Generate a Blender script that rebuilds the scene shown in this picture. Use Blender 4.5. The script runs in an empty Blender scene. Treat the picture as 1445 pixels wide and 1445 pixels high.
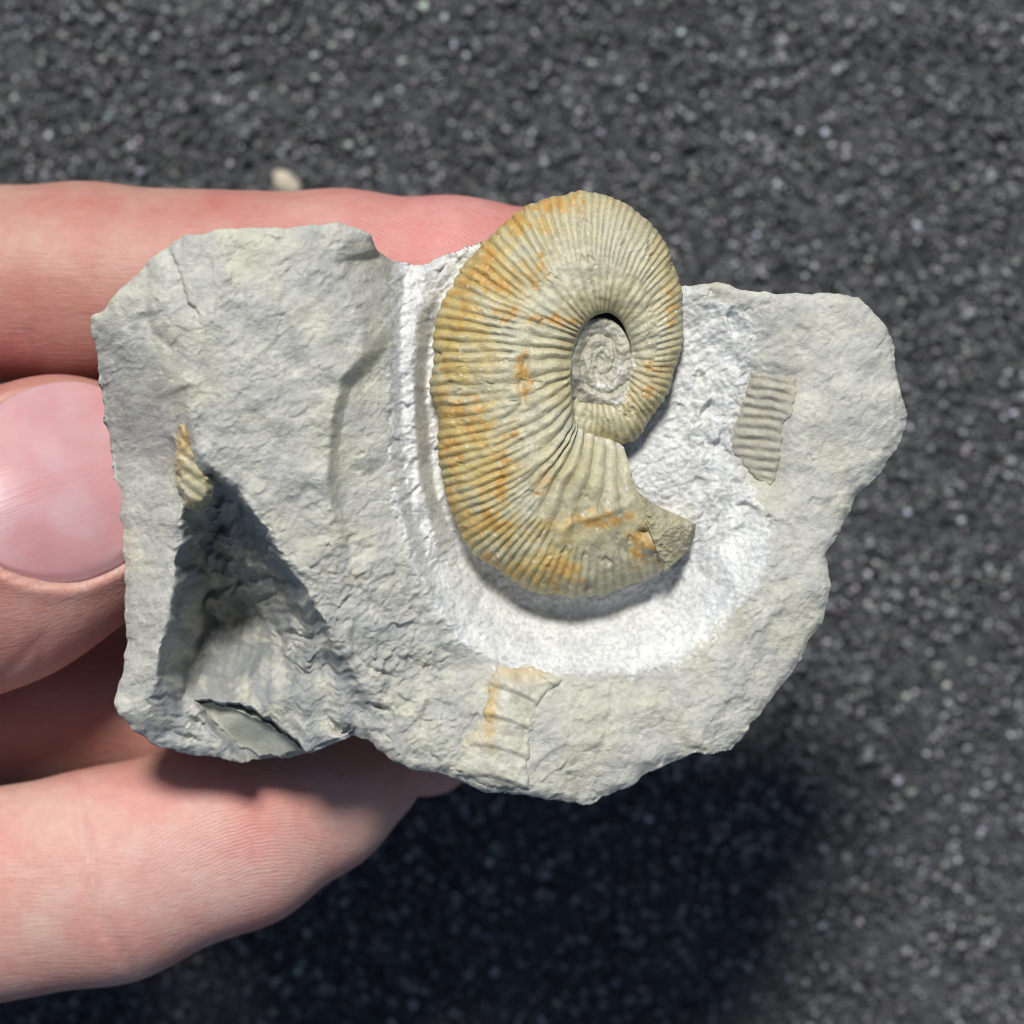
import bpy, math
import numpy as np
from mathutils import Vector
from mathutils.geometry import delaunay_2d_cdt

# ------------------------------------------------------------------ units
# lengths below are written in "steps": 17 steps = 1 mm of the real object
U = 1.0 / 17000.0
DC = 4250.0            # camera height above the z = 0 plane (250 mm)
GROUND_Z = -1120.0     # the paving lies 66 mm below the held stone
CX = CY = 722.5

scene = bpy.context.scene
col = scene.collection

# ------------------------------------------------------------------ camera
cam_d = bpy.data.cameras.new('camera')
cam = bpy.data.objects.new('camera', cam_d)
col.objects.link(cam)
cam.location = (0, 0, DC * U)
cam_d.sensor_width = 36.0
cam_d.lens = 36.0 * DC / 1445.0
cam_d.clip_start = 0.01
cam_d.clip_end = 50.0
cam_d.dof.use_dof = True
cam_d.dof.focus_distance = (DC - 5) * U
cam_d.dof.aperture_fstop = cam_d.lens / (70.0 / 17.0)
scene.camera = cam

# ------------------------------------------------------------------ light
SUN_EL = math.radians(57)
SUN_AZ = math.radians(-9)       # measured from +Y (top of picture) towards +X
world = bpy.data.worlds.new('World')
scene.world = world
world.use_nodes = True
wn = world.node_tree
sky = wn.nodes.new('ShaderNodeTexSky')
sky.sky_type = 'NISHITA'
sky.sun_disc = False
sky.sun_elevation = SUN_EL
sky.sun_rotation = SUN_AZ
wn.links.new(sky.outputs[0], wn.nodes['Background'].inputs[0])
wn.nodes['Background'].inputs[1].default_value = 0.062
sun_d = bpy.data.lights.new('sun', 'SUN')
sun_d.energy = 4.0
sun_d.angle = math.radians(13.0)
sun_d.color = (1.0, 0.97, 0.92)
sun = bpy.data.objects.new('sun', sun_d)
col.objects.link(sun)
sdir = Vector((math.sin(SUN_AZ) * math.cos(SUN_EL), math.cos(SUN_AZ) * math.cos(SUN_EL), math.sin(SUN_EL)))
sun.rotation_euler = sdir.to_track_quat('Z', 'Y').to_euler()
sun.location = sdir * 2
vs = scene.view_settings
vs.view_transform = 'Standard'
vs.look = 'None'
vs.gamma = 1.0
vs.exposure = 0.0
vs.use_curve_mapping = False
scene.cycles.filter_width = 1.1

# ------------------------------------------------------------------ helpers
def P(px, py, z):
    """a point of the place that is seen at picture position px,py when it lies at height z"""
    f = (DC - z) / DC
    return np.array([(px - CX) * f, (CY - py) * f, z], float)

_rng = np.random.RandomState(7)
_perm = _rng.permutation(256)
_perm = np.concatenate([_perm, _perm, _perm])
_ang = _rng.rand(256) * 2 * math.pi
_gx, _gy = np.cos(_ang), np.sin(_ang)

def perlin(x, y, seed=0):
    x = np.asarray(x, float) + seed * 17.31
    y = np.asarray(y, float) - seed * 9.77
    xi, yi = np.floor(x).astype(int), np.floor(y).astype(int)
    xf, yf = x - xi, y - yi
    xi &= 255; yi &= 255
    u = xf * xf * xf * (xf * (xf * 6 - 15) + 10)
    v = yf * yf * yf * (yf * (yf * 6 - 15) + 10)
    def g(ix, iy, fx, fy):
        h = _perm[_perm[ix & 255] + (iy & 255)]
        return _gx[h] * fx + _gy[h] * fy
    a = g(xi, yi, xf, yf); b = g(xi + 1, yi, xf - 1, yf)
    c = g(xi, yi + 1, xf, yf - 1); d = g(xi + 1, yi + 1, xf - 1, yf - 1)
    return (a + u * (b - a)) * (1 - v) + (c + u * (d - c)) * v

def fbm(x, y, size, octaves=4, seed=0, gain=0.5, ridged=False):
    out = 0; amp = 1.0; f = 1.0 / size
    for o in range(octaves):
        n = perlin(x * f, y * f, seed + o * 3)
        if ridged:
            n = 0.5 - np.abs(n) * 1.6
        out = out + n * amp
        amp *= gain; f *= 2.03
    return out

def chips(x, y, size, seed=0, tilt=0.35, step=0.25):
    """broken-stone relief: jittered cells, each its own little tilted plane (height in steps)"""
    gx_, gy_ = np.asarray(x, float) / size, np.asarray(y, float) / size
    ix, iy = np.floor(gx_).astype(int), np.floor(gy_).astype(int)
    best = np.full(gx_.shape, 1e9); out = np.zeros(gx_.shape)
    r = np.random.RandomState(100 + seed)
    tab = r.rand(256, 5)
    for dx in (-1, 0, 1):
        for dy in (-1, 0, 1):
            h = _perm[_perm[(ix + dx + seed * 7) & 255] + ((iy + dy) & 255)]
            t = tab[h]
            px_, py_ = ix + dx + t[..., 0], iy + dy + t[..., 1]
            ex, ey = gx_ - px_, gy_ - py_
            d = ex * ex + ey * ey
            m = d < best
            best = np.where(m, d, best)
            out = np.where(m, ((t[..., 2] - 0.5) * 2 * tilt * ex + (t[..., 3] - 0.5) * 2 * tilt * ey + (t[..., 4] - 0.5) * step) * size, out)
    return out

def sstep(a, b, x):
    t = np.clip((x - a) / (b - a), 0, 1)
    return t * t * (3 - 2 * t)

def in_poly(x, y, poly):
    inside = np.zeros(np.shape(x), bool)
    n = len(poly)
    for i in range(n):
        x0, y0 = poly[i][0], poly[i][1]
        x1, y1 = poly[(i + 1) % n][0], poly[(i + 1) % n][1]
        if y0 == y1:
            continue
        c = ((y0 > y) != (y1 > y)) & (x < (x1 - x0) * (y - y0) / (y1 - y0) + x0)
        inside ^= c
    return inside

def dist_poly(x, y, poly, closed=True):
    d = np.full(np.shape(x), 1e9)
    n = len(poly)
    for i in range(n if closed else n - 1):
        ax, ay = poly[i][0], poly[i][1]
        bx, by = poly[(i + 1) % n][0], poly[(i + 1) % n][1]
        dx, dy = bx - ax, by - ay
        L = dx * dx + dy * dy + 1e-9
        t = np.clip(((x - ax) * dx + (y - ay) * dy) / L, 0, 1)
        d = np.minimum(d, np.hypot(x - ax - t * dx, y - ay - t * dy))
    return d

def signed(x, y, poly):
    d = dist_poly(x, y, poly)
    return np.where(in_poly(x, y, poly), d, -d)

def blur(a, s):
    r = int(3 * s) + 1
    k = np.exp(-0.5 * (np.arange(-r, r + 1) / s) ** 2); k /= k.sum()
    for ax in (0, 1):
        p = np.pad(a, [(r, r) if i == ax else (0, 0) for i in (0, 1)], mode='edge')
        o = np.zeros_like(a)
        for i, w in enumerate(k):
            o += w * (p[i:i + a.shape[0], :] if ax == 0 else p[:, i:i + a.shape[1]])
        a = o
    return a

def mesh_obj(name, verts, faces, mat, parent=None, smooth=True, colors=None, extra=None):
    verts = np.asarray(verts, float) * U
    me = bpy.data.meshes.new(name)
    faces = np.asarray(faces, int)
    k = faces.shape[1]
    me.vertices.add(len(verts))
    me.vertices.foreach_set('co', verts.ravel())
    me.loops.add(faces.size)
    me.loops.foreach_set('vertex_index', faces.ravel())
    me.polygons.add(len(faces))
    me.polygons.foreach_set('loop_start', np.arange(0, faces.size, k))
    if smooth:
        me.polygons.foreach_set('use_smooth', np.ones(len(faces), bool))
    me.update(calc_edges=True)
    me.validate()
    if colors is not None:
        at = me.color_attributes.new('tint', 'FLOAT_COLOR', 'POINT')
        c = np.ones((len(verts), 4)); c[:, :3] = colors
        at.data.foreach_set('color', c.ravel())
    for key, val in (extra or {}).items():
        at = me.attributes.new(key, 'FLOAT', 'POINT')
        at.data.foreach_set('value', np.asarray(val, float))
    me.materials.append(mat)
    o = bpy.data.objects.new(name, me)
    col.objects.link(o)
    if parent is not None:
        o.parent = parent
    return o

def grid_faces(nu, nv):
    i = np.arange(nu - 1)[:, None] * nv + np.arange(nv - 1)[None, :]
    i = i.ravel()
    return np.stack([i, i + nv, i + nv + 1, i + 1], 1)

class Mat:
    def __init__(self, name):
        self.m = bpy.data.materials.new(name)
        self.m.use_nodes = True
        self.t = self.m.node_tree
        self.b = self.t.nodes['Principled BSDF']
    def n(self, kind, **kw):
        nd = self.t.nodes.new(kind)
        for k, v in kw.items():
            if k in nd.inputs and not hasattr(nd, k):
                nd.inputs[k].default_value = v
            else:
                setattr(nd, k, v)
        return nd
    def l(self, a, b):
        self.t.links.new(a, b)
    def noise(self, scale, detail=4, rough=0.55, vec=None, distort=0.0):
        nd = self.n('ShaderNodeTexNoise')
        nd.inputs['Scale'].default_value = scale
        nd.inputs['Detail'].default_value = detail
        nd.inputs['Roughness'].default_value = rough
        nd.inputs['Distortion'].default_value = distort
        if vec is not None:
            self.l(vec, nd.inputs['Vector'])
        return nd.outputs['Fac']
    def ramp(self, fac, stops):
        nd = self.n('ShaderNodeValToRGB')
        cr = nd.color_ramp
        while len(cr.elements) < len(stops):
            cr.elements.new(0.5)
        for e, (p, c) in zip(cr.elements, stops):
            e.position = p
            e.color = (*c, 1) if len(c) == 3 else c
        self.l(fac, nd.inputs['Fac'])
        return nd.outputs['Color']
    def mix(self, a, b, fac, mode='MIX'):
        nd = self.n('ShaderNodeMix', data_type='RGBA', blend_type=mode)
        for s, v in ((nd.inputs['Factor'], fac), (nd.inputs['A'], a), (nd.inputs['B'], b)):
            if isinstance(v, bpy.types.NodeSocket):
                self.l(v, s)
            elif isinstance(v, (int, float)):
                s.default_value = v
            else:
                s.default_value = (*v, 1)
        return nd.outputs['Result']
    def math(self, op, a, b=None):
        nd = self.n('ShaderNodeMath', operation=op)
        for i, v in enumerate((a, b)):
            if v is None:
                continue
            if isinstance(v, bpy.types.NodeSocket):
                self.l(v, nd.inputs[i])
            else:
                nd.inputs[i].default_value = v
        return nd.outputs[0]
    def bump(self, h, dist, strength=1.0, prev=None):
        nd = self.n('ShaderNodeBump')
        nd.inputs['Distance'].default_value = dist
        nd.inputs['Strength'].default_value = strength
        self.l(h, nd.inputs['Height'])
        if prev is not None:
            self.l(prev, nd.inputs['Normal'])
        return nd.outputs['Normal']
    def pos(self):
        return self.n('ShaderNodeTexCoord').outputs['Object']
    def tint(self):
        nd = self.n('ShaderNodeVertexColor', layer_name='tint')
        return nd.outputs['Color']
    def attr(self, name):
        nd = self.n('ShaderNodeAttribute', attribute_name=name)
        return nd.outputs['Fac']

MM = 1000.0   # noise scale unit: 1 cycle per mm

# ------------------------------------------------------------------ materials
def rock_material():
    m = Mat('limestone')
    p = m.pos()
    c = m.tint()
    n1 = m.noise(0.35 * MM, 5, 0.6, p)
    n2 = m.noise(2.2 * MM, 4, 0.65, p)
    c = m.mix(c, m.ramp(n1, [(0.3, (0.86, 0.86, 0.88)), (0.7, (1.12, 1.11, 1.06))]), 1.0, 'MULTIPLY')
    c = m.mix(c, m.ramp(n2, [(0.25, (0.84, 0.84, 0.85)), (0.75, (1.14, 1.14, 1.12))]), 1.0, 'MULTIPLY')
    m.l(c, m.b.inputs['Base Color'])
    m.b.inputs['Roughness'].default_value = 0.82
    m.b.inputs['Specular IOR Level'].default_value = 0.25
    f1 = m.noise(5.5 * MM, 5, 0.7, p)
    f2 = m.noise(1.8 * MM, 4, 0.6, p, 0.6)
    nn = m.bump(f1, 0.11e-3, 0.8)
    nn = m.bump(f2, 0.15e-3, 0.5, nn)
    m.l(nn, m.b.inputs['Normal'])
    return m.m

def shell_material():
    m = Mat('fossil_shell')
    p = m.pos()
    c = m.tint()
    n1 = m.noise(0.9 * MM, 5, 0.65, p)
    n2 = m.noise(4 * MM, 3, 0.6, p)
    c = m.mix(c, m.ramp(n1, [(0.3, (0.84, 0.85, 0.86)), (0.7, (1.13, 1.12, 1.08))]), 1.0, 'MULTIPLY')
    c = m.mix(c, m.ramp(n2, [(0.3, (0.88, 0.88, 0.88)), (0.7, (1.1, 1.1, 1.1))]), 1.0, 'MULTIPLY')
    m.l(c, m.b.inputs['Base Color'])
    m.b.inputs['Roughness'].default_value = 0.5
    m.b.inputs['Specular IOR Level'].default_value = 0.45
    f1 = m.noise(6 * MM, 4, 0.65, p)
    f2 = m.noise(2 * MM, 3, 0.6, p)
    nn = m.bump(f1, 0.05e-3, 0.7)
    nn = m.bump(f2, 0.08e-3, 0.5, nn)
    m.l(nn, m.b.inputs['Normal'])
    return m.m

def skin_material():
    m = Mat('skin')
    p = m.pos()
    c = m.tint()
    n1 = m.noise(0.14 * MM, 5, 0.6, p)
    n2 = m.noise(0.9 * MM, 4, 0.65, p)
    c = m.mix(c, m.ramp(n1, [(0.32, (0.98, 0.74, 0.74)), (0.68, (1.04, 1.16, 1.14))]), 1.0, 'MULTIPLY')
    c = m.mix(c, m.ramp(n2, [(0.3, (0.95, 0.92, 0.92)), (0.7, (1.04, 1.06, 1.06))]), 1.0, 'MULTIPLY')
    m.l(c, m.b.inputs['Base Color'])
    m.b.inputs['Roughness'].default_value = 0.5
    m.b.inputs['Specular IOR Level'].default_value = 0.35
    m.b.inputs['Subsurface Weight'].default_value = 0.55
    m.b.inputs['Subsurface Radius'].default_value = (1.0, 0.36, 0.2)
    m.b.inputs['Subsurface Scale'].default_value = 1.6e-3
    # friction ridges: phase is stored on the mesh, ridge height from a sine
    ph = m.attr('ridge_phase')
    am = m.attr('ridge_amount')
    wob = m.noise(0.45 * MM, 3, 0.6, p)
    ph = m.math('ADD', ph, m.math('MULTIPLY', wob, 16.0))
    s = m.math('MULTIPLY', m.math('SINE', ph), am)
    nn = m.bump(s, 0.022e-3, 0.7)
    mp = m.n('ShaderNodeMapping')
    mp.inputs['Scale'].default_value = (0.35, 1.0, 1.0)
    m.l(p, mp.inputs['Vector'])
    w = m.noise(2.6 * MM, 4, 0.6, mp.outputs[0], 0.4)
    nn = m.bump(w, 0.12e-3, 0.6, nn)
    # fine flexure lines along the finger and pores
    mp2 = m.n('ShaderNodeMapping')
    mp2.inputs['Scale'].default_value = (0.10, 1.0, 1.0)
    mp2.inputs['Rotation'].default_value = (0, 0, 0.06)
    m.l(p, mp2.inputs['Vector'])
    w2 = m.noise(3.6 * MM, 3, 0.6, mp2.outputs[0], 0.3)
    nn = m.bump(w2, 0.10e-3, 0.55, nn)
    w3 = m.noise(6.5 * MM, 2, 0.5, p)
    nn = m.bump(w3, 0.05e-3, 0.5, nn)
    m.l(nn, m.b.inputs['Normal'])
    return m.m

def nail_material():
    m = Mat('nail')
    p = m.pos()
    c = m.tint()
    n1 = m.noise(0.25 * MM, 3, 0.5, p)
    c = m.mix(c, m.ramp(n1, [(0.3, (0.95, 0.9, 0.92)), (0.7, (1.05, 1.08, 1.08))]), 1.0, 'MULTIPLY')
    m.l(c, m.b.inputs['Base Color'])
    m.b.inputs['Roughness'].default_value = 0.24
    m.b.inputs['Specular IOR Level'].default_value = 0.6
    m.b.inputs['Subsurface Weight'].default_value = 0.5
    m.b.inputs['Subsurface Radius'].default_value = (1.0, 0.4, 0.3)
    m.b.inputs['Subsurface Scale'].default_value = 1.0e-3
    vr = m.n('ShaderNodeVectorRotate', rotation_type='Z_AXIS')
    vr.inputs['Angle'].default_value = -math.radians(23)
    m.l(p, vr.inputs['Vector'])
    mp = m.n('ShaderNodeMapping')
    mp.inputs['Scale'].default_value = (0.05, 1.0, 0.3)
    m.l(vr.outputs[0], mp.inputs['Vector'])
    w = m.noise(1.7 * MM, 4, 0.65, mp.outputs[0])
    nn = m.bump(w, 0.08e-3, 0.6)
    m.l(nn, m.b.inputs['Normal'])
    return m.m

def ground_material():
    m = Mat('dark_paving')
    p = m.pos()
    n1 = m.noise(0.9 * MM, 4, 0.6, p)
    c = m.ramp(n1, [(0.35, (0.02, 0.022, 0.026)), (0.7, (0.075, 0.078, 0.085))])
    m.l(c, m.b.inputs['Base Color'])
    m.b.inputs['Roughness'].default_value = 0.7
    nn = m.bump(n1, 0.5e-3, 0.8)
    m.l(nn, m.b.inputs['Normal'])
    return m.m

def grit_material():
    m = Mat('grit_grains')
    m.l(m.tint(), m.b.inputs['Base Color'])
    m.b.inputs['Roughness'].default_value = 0.42
    return m.m

def pebble_material():
    m = Mat('pale_pebble')
    n1 = m.noise(1.0 * MM, 4, 0.6, m.pos())
    m.l(m.ramp(n1, [(0.3, (0.42, 0.36, 0.27)), (0.7, (0.58, 0.52, 0.42))]), m.b.inputs['Base Color'])
    m.b.inputs['Roughness'].default_value = 0.7
    return m.m

ROCK = rock_material(); SHELL = shell_material(); SKIN = skin_material()
NAIL = nail_material(); GROUND = ground_material(); GRIT = grit_material(); PEBBLE = pebble_material()

# ------------------------------------------------------------------ ground
gs = 30000.0
g = mesh_obj('ground', [(-gs, -gs, GROUND_Z), (gs, -gs, GROUND_Z), (gs, gs, GROUND_Z), (-gs, gs, GROUND_Z)],
             [(0, 1, 2, 3)], GROUND, smooth=False)
g['kind'] = 'structure'; g['label'] = 'dark grey speckled rough paving far below the hand'

def build_grit():
    r = np.random.RandomState(3)
    n = 84000
    ext = 1350.0
    x = r.uniform(-ext, ext, n); y = r.uniform(-ext, ext, n)
    size = 3.6 + 5.4 * r.rand(n) ** 2.2 + np.where(r.rand(n) < 0.03, 4.0, 0)
    base = np.array([(1, 0, 0), (-1, 0, 0), (0, 1, 0), (0, -1, 0), (0, 0, 1), (0, 0, -1)], float)
    tri = np.array([(0, 2, 4), (2, 1, 4), (1, 3, 4), (3, 0, 4), (2, 0, 5), (1, 2, 5), (3, 1, 5), (0, 3, 5)])
    v = base[None] * (0.65 + 0.6 * r.rand(n, 6, 1)) + r.normal(0, 0.12, (n, 6, 3))
    # random rotations
    q = r.normal(size=(n, 4)); q /= np.linalg.norm(q, axis=1)[:, None]
    w, a, b, c = q.T
    R = np.stack([1 - 2 * (b * b + c * c), 2 * (a * b - c * w), 2 * (a * c + b * w),
                  2 * (a * b + c * w), 1 - 2 * (a * a + c * c), 2 * (b * c - a * w),
                  2 * (a * c - b * w), 2 * (b * c + a * w), 1 - 2 * (a * a + b * b)], 1).reshape(n, 3, 3)
    v = np.einsum('nij,nkj->nki', R, v) * size[:, None, None]
    lump = fbm(x, y, 80, 3, 5) * 14
    v += np.stack([x, y, GROUND_Z + size * 0.35 + lump + 2 + r.rand(n) * 7], 1)[:, None, :]
    f = (tri[None] + (np.arange(n) * 6)[:, None, None]).reshape(-1, 3)
    tone = 0.032 + 0.115 * r.rand(n) ** 1.5
    t = r.rand(n)
    tone = np.where(t < 0.30, 0.17 + 0.19 * r.rand(n), tone)
    tone = np.where(t < 0.045, 0.34 + 0.30 * r.rand(n), tone)
    hue = r.normal(0, 0.05, (n, 3)) + np.array([0.97, 1.0, 1.03])
    c = np.clip(tone[:, None] * hue, 0, 1)
    o = mesh_obj('grit', v.reshape(-1, 3), f, GRIT, smooth=False, colors=np.repeat(c, 6, 0))
    o['kind'] = 'stuff'; o['label'] = 'dark grey grit grains with pale specks covering the paving'; o['category'] = 'grit'
build_grit()

# ------------------------------------------------------------------ the stone: outline and height
OUT = [(128,445,36),(129,463,28),(136,508,-2),(145,560,-32),(152,611,-58),(158,652,-74),(168,704,-80),(174,749,-80),(177,842,-72),
 (177,894,-66),(172,936,-60),(165,967,-58),(161,1000,-56),(165,1008,-50),(189,1029,-66),(213,1050,-82),(241,1058,-90),
 (286,1067,-96),(334,1074,-95),(379,1076,-90),(435,1065,-72),(466,1053,-58),(495,1037,-46),(518,1046,-30),(540,1062,-20),
 (552,1074,-16),(580,1086,-12),(597,1089,-10),(625,1093,-8),(648,1102,-8),(690,1119,-8),(747,1123,-10),(766,1126,-10),(803,1135,-14),
 (832,1140,-18),(846,1128,-16),(888,1109,-14),(912,1093,-12),(949,1076,-12),(978,1065,-12),(1001,1065,-14),(1034,1060,-18),
 (1058,1027,-18),(1095,985,-18),(1119,947,-18),(1142,909,-18),(1166,872,-14),(1173,843,-10),(1171,812,-8),(1166,782,-8),(1188,745,-10),
 (1202,720,-12),(1213,698,-12),(1243,671,-12),(1263,635,-12),(1281,610,-12),(1282,585,-12),(1274,560,-10),(1268,532,-8),(1263,491,-6),
 (1249,463,-4),(1227,430,-2),(1213,416,0),(1141,414,4),(1116,416,4),(1080,413,2),(1052,408,-2),(1027,402,-8),(1008,398,-14),
 (960,403,-30),(890,372,-48),(800,350,-52),(720,340,-50),(677,342,-46),(661,347,-46),(626,360,-52),(607,369,-56),(584,373,-54),
 (564,371,-40),(541,362,4),(532,352,40),(526,326,68),(498,321,78),(477,314,84),(394,319,90),(314,322,86),(266,329,76),
 (235,343,62),(214,362,58),(183,392,50),(145,435,42)]

# break lines (each a polyline of x, y, z)
RIM = [(553,374,-22),(547,410,14),(546,460,26),(549,520,18),(551,590,14),(553,650,12),(564,720,8),(585,795,8),(612,848,3),
       (652,903,-2),(700,934,-6),(760,948,-9),(830,951,-10),(900,946,-11),(960,931,-11),(1000,901,-9),(1048,850,-6),(1083,792,-6),(1090,748,-12)]
GROOVE = [(572,382,-46),(566,440,-22),(565,520,-14),(567,600,-14),(572,670,-18),(588,742,-30),(612,800,-42)]
BENCH = [(600,384,-44),(591,440,-20),(584,520,-12),(585,600,-14),(592,680,-24),(612,752,-44)]
FOOT = [(650,372,-62),(622,420,-64),(603,500,-70),(601,560,-72),(606,640,-80),(616,700,-86),(644,765,-106),(690,822,-122),(740,858,-130),
        (800,871,-132),(860,864,-124),(920,842,-108),(975,802,-86),(1005,765,-60)]
RIDGE = [(235,343,62),(252,375,78),(266,402,92),(274,440,98),(258,490,88),(262,545,82),(270,600,70),(282,640,60),(300,664,52)]
LRIDGE = [(300,664,52),(274,672,22),(260,706,0),(252,780,-6),(243,850,-6),(230,910,-14),(219,960,-24),(209,1002,-44),(212,1030,-64)]
EDGE = [(300,664,52),(332,688,54),(366,736,50),(400,790,42),(430,830,32),(458,880,18),(484,932,8),(506,962,-2)]
VALLEY = [(303,684,-30),(295,744,-140),(293,800,-235),(292,876,-335),(276,920,-255)]
VSIDE = [(326,704,-46),(352,758,-118),(384,812,-150),(412,860,-118),(444,906,-62),(472,948,-46),(498,976,-24)]
CLINE = [(546,460,28),(512,502,68),(482,536,80),(468,600,76),(462,680,64),(476,760,46),(500,832,26),(528,890,14)]
CRIGHT = [(522,530,16),(506,610,10),(508,690,6),(536,770,4)]
CSTEP = [(550,486,14),(524,518,34),(496,548,46),(482,606,46),(477,684,42),(490,756,32)]
STEP = [(1005,765,-56),(1040,752,-40),(1090,748,-12)]
RSIDE = [(1062,440,-10),(1066,470,-12),(1056,530,-22),(1036,600,-34),(1040,650,-34),(1072,700,-22),(1080,730,-20),(1090,748,-12)]
SPOTS = [(400,400,100),(330,380,94),(470,370,86),(500,430,78),(440,480,86),(350,480,98),(320,560,86),(400,560,80),(380,640,70),(340,630,68),
 (420,720,50),(450,780,38),(205,420,64),(172,470,46),(215,500,54),(190,560,0),(200,640,-40),(225,600,12),(208,720,-46),(212,800,-42),(206,880,-38),(196,950,-40),
 (186,1000,-52),(322,760,-148),(334,812,-232),(340,880,-330),(380,868,-226),(334,922,-270),(326,950,-195),(272,955,-185),(344,965,-120),(404,930,-104),(420,975,-52),
 (460,985,-44),(304,985,-92),(255,1000,-88),(240,1030,-88),(350,1005,-66),(420,1020,-60),(470,1020,-50),(500,1005,-38),(300,1040,-92),(360,1055,-92),
 (530,1000,-14),(540,960,-2),(560,900,6),(600,900,2),(570,950,-8),(610,970,-8),(640,940,-6),(560,1030,-6),(620,1050,-2),(680,980,-2),(740,1010,0),(660,1060,0),
 (800,1050,0),(850,1000,-2),(900,1050,-4),(950,990,-4),(1020,990,-6),(1060,920,-4),(1100,850,-2),(1130,790,0),(1150,820,-2),
 (985,450,-40),(1010,500,-42),(985,580,-56),(950,640,-66),(930,690,-76),(1000,640,-52),(1010,700,-46),(1050,720,-34),(960,715,-72),
 (1130,470,6),(1190,470,4),(1120,560,-4),(1190,560,4),(1240,570,-2),(1110,640,-6),(1160,640,0),(1120,710,-6),(1160,730,-6),(1230,620,-2),
 (700,420,-75),(800,450,-85),(850,550,-90),(760,650,-95),(820,760,-100),(900,780,-98),(900,600,-80),(700,740,-95)]

def build_tin():
    pts, edges = [], []
    index = {}
    def add(p):
        w = P(*p)
        k = (round(p[0], 1), round(p[1], 1))
        if k not in index:
            index[k] = len(pts); pts.append(w)
        return index[k]
    o = [add(p) for p in OUT]
    edges += [(o[i], o[(i + 1) % len(o)]) for i in range(len(o))]
    for line in (RIM, GROOVE, BENCH, FOOT, RIDGE, LRIDGE, EDGE, VALLEY, VSIDE, CLINE, CSTEP, STEP, RSIDE):
        ids = [add(p) for p in line]
        edges += list(zip(ids[:-1], ids[1:]))
    for p in SPOTS:
        add(p)
    v2 = [Vector((p[0], p[1])) for p in pts]
    r = delaunay_2d_cdt(v2, edges, [], 0, 1e-5)
    vz = np.array(pts)
    outv = np.array([(v.x, v.y) for v in r[0]])
    z = np.empty(len(outv))
    for i, org in enumerate(r[3]):
        if org:
            z[i] = vz[org[0], 2]
        else:
            d = np.hypot(vz[:, 0] - outv[i, 0], vz[:, 1] - outv[i, 1])
            k = np.argsort(d)[:2]
            z[i] = np.average(vz[k, 2], weights=1 / (d[k] + 1e-6))
    return outv, z, [tuple(f) for f in r[2]]

STEPG = 1.6
GX0, GX1, GY0, GY1 = -620.0, 590.0, -445.0, 430.0
gx = np.arange(GX0, GX1, STEPG); gy = np.arange(GY0, GY1, STEPG)
XX, YY = np.meshgrid(gx, gy, indexing='ij')

def raster_tin():
    v, z, fs = build_tin()
    H = np.full(XX.shape, np.nan)
    for f in fs:
        a, b, c = v[f[0]], v[f[1]], v[f[2]]
        i0 = max(int((min(a[0], b[0], c[0]) - GX0) / STEPG) - 1, 0); i1 = int((max(a[0], b[0], c[0]) - GX0) / STEPG) + 2
        j0 = max(int((min(a[1], b[1], c[1]) - GY0) / STEPG) - 1, 0); j1 = int((max(a[1], b[1], c[1]) - GY0) / STEPG) + 2
        X = XX[i0:i1, j0:j1]; Y = YY[i0:i1, j0:j1]
        det = (b[1] - c[1]) * (a[0] - c[0]) + (c[0] - b[0]) * (a[1] - c[1])
        if abs(det) < 1e-9 or X.size == 0:
            continue
        l0 = ((b[1] - c[1]) * (X - c[0]) + (c[0] - b[0]) * (Y - c[1])) / det
        l1 = ((c[1] - a[1]) * (X - c[0]) + (a[0] - c[0]) * (Y - c[1])) / det
        l2 = 1 - l0 - l1
        m = (l0 >= -1e-6) & (l1 >= -1e-6) & (l2 >= -1e-6)
        zz = l0 * z[f[0]] + l1 * z[f[1]] + l2 * z[f[2]]
        H[i0:i1, j0:j1][m] = zz[m]
    # spread the rim heights outwards
    for _ in range(60):
        nan = np.isnan(H)
        if not nan.any():
            break
        s = np.zeros_like(H); n = np.zeros_like(H)
        for dx, dy in ((1, 0), (-1, 0), (0, 1), (0, -1)):
            q = np.roll(H, (dx, dy), (0, 1)); ok = ~np.isnan(q)
            s[ok] += q[ok]; n += ok
        upd = nan & (n > 0)
        H[upd] = s[upd] / n[upd]
    H[np.isnan(H)] = -60
    return H

H0 = raster_tin()
HS = 0.8 * blur(H0, 1.2) + 0.2 * blur(H0, 3.5)

def to_px(x, y, z):
    f = DC / (DC - z)
    return x * f + CX, CY - y * f

PX, PY = to_px(XX, YY, HS)           # plan position expressed on the sheet used for the drawings above

WHITE = [(560,366),(553,400),(549,440),(549,500),(551,560),(552,650),(560,720),(584,800),(612,852),(650,906),(700,936),(760,950),(830,953),
 (900,948),(960,933),(1001,903),(1050,851),(1085,792),(1090,747),(1076,730),(1072,700),(1035,652),(1034,600),(1055,530),(1064,470),(1052,440),
 (1022,428),(990,412),(955,396),(800,340),(677,336),(626,352),(600,366)]

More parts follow.
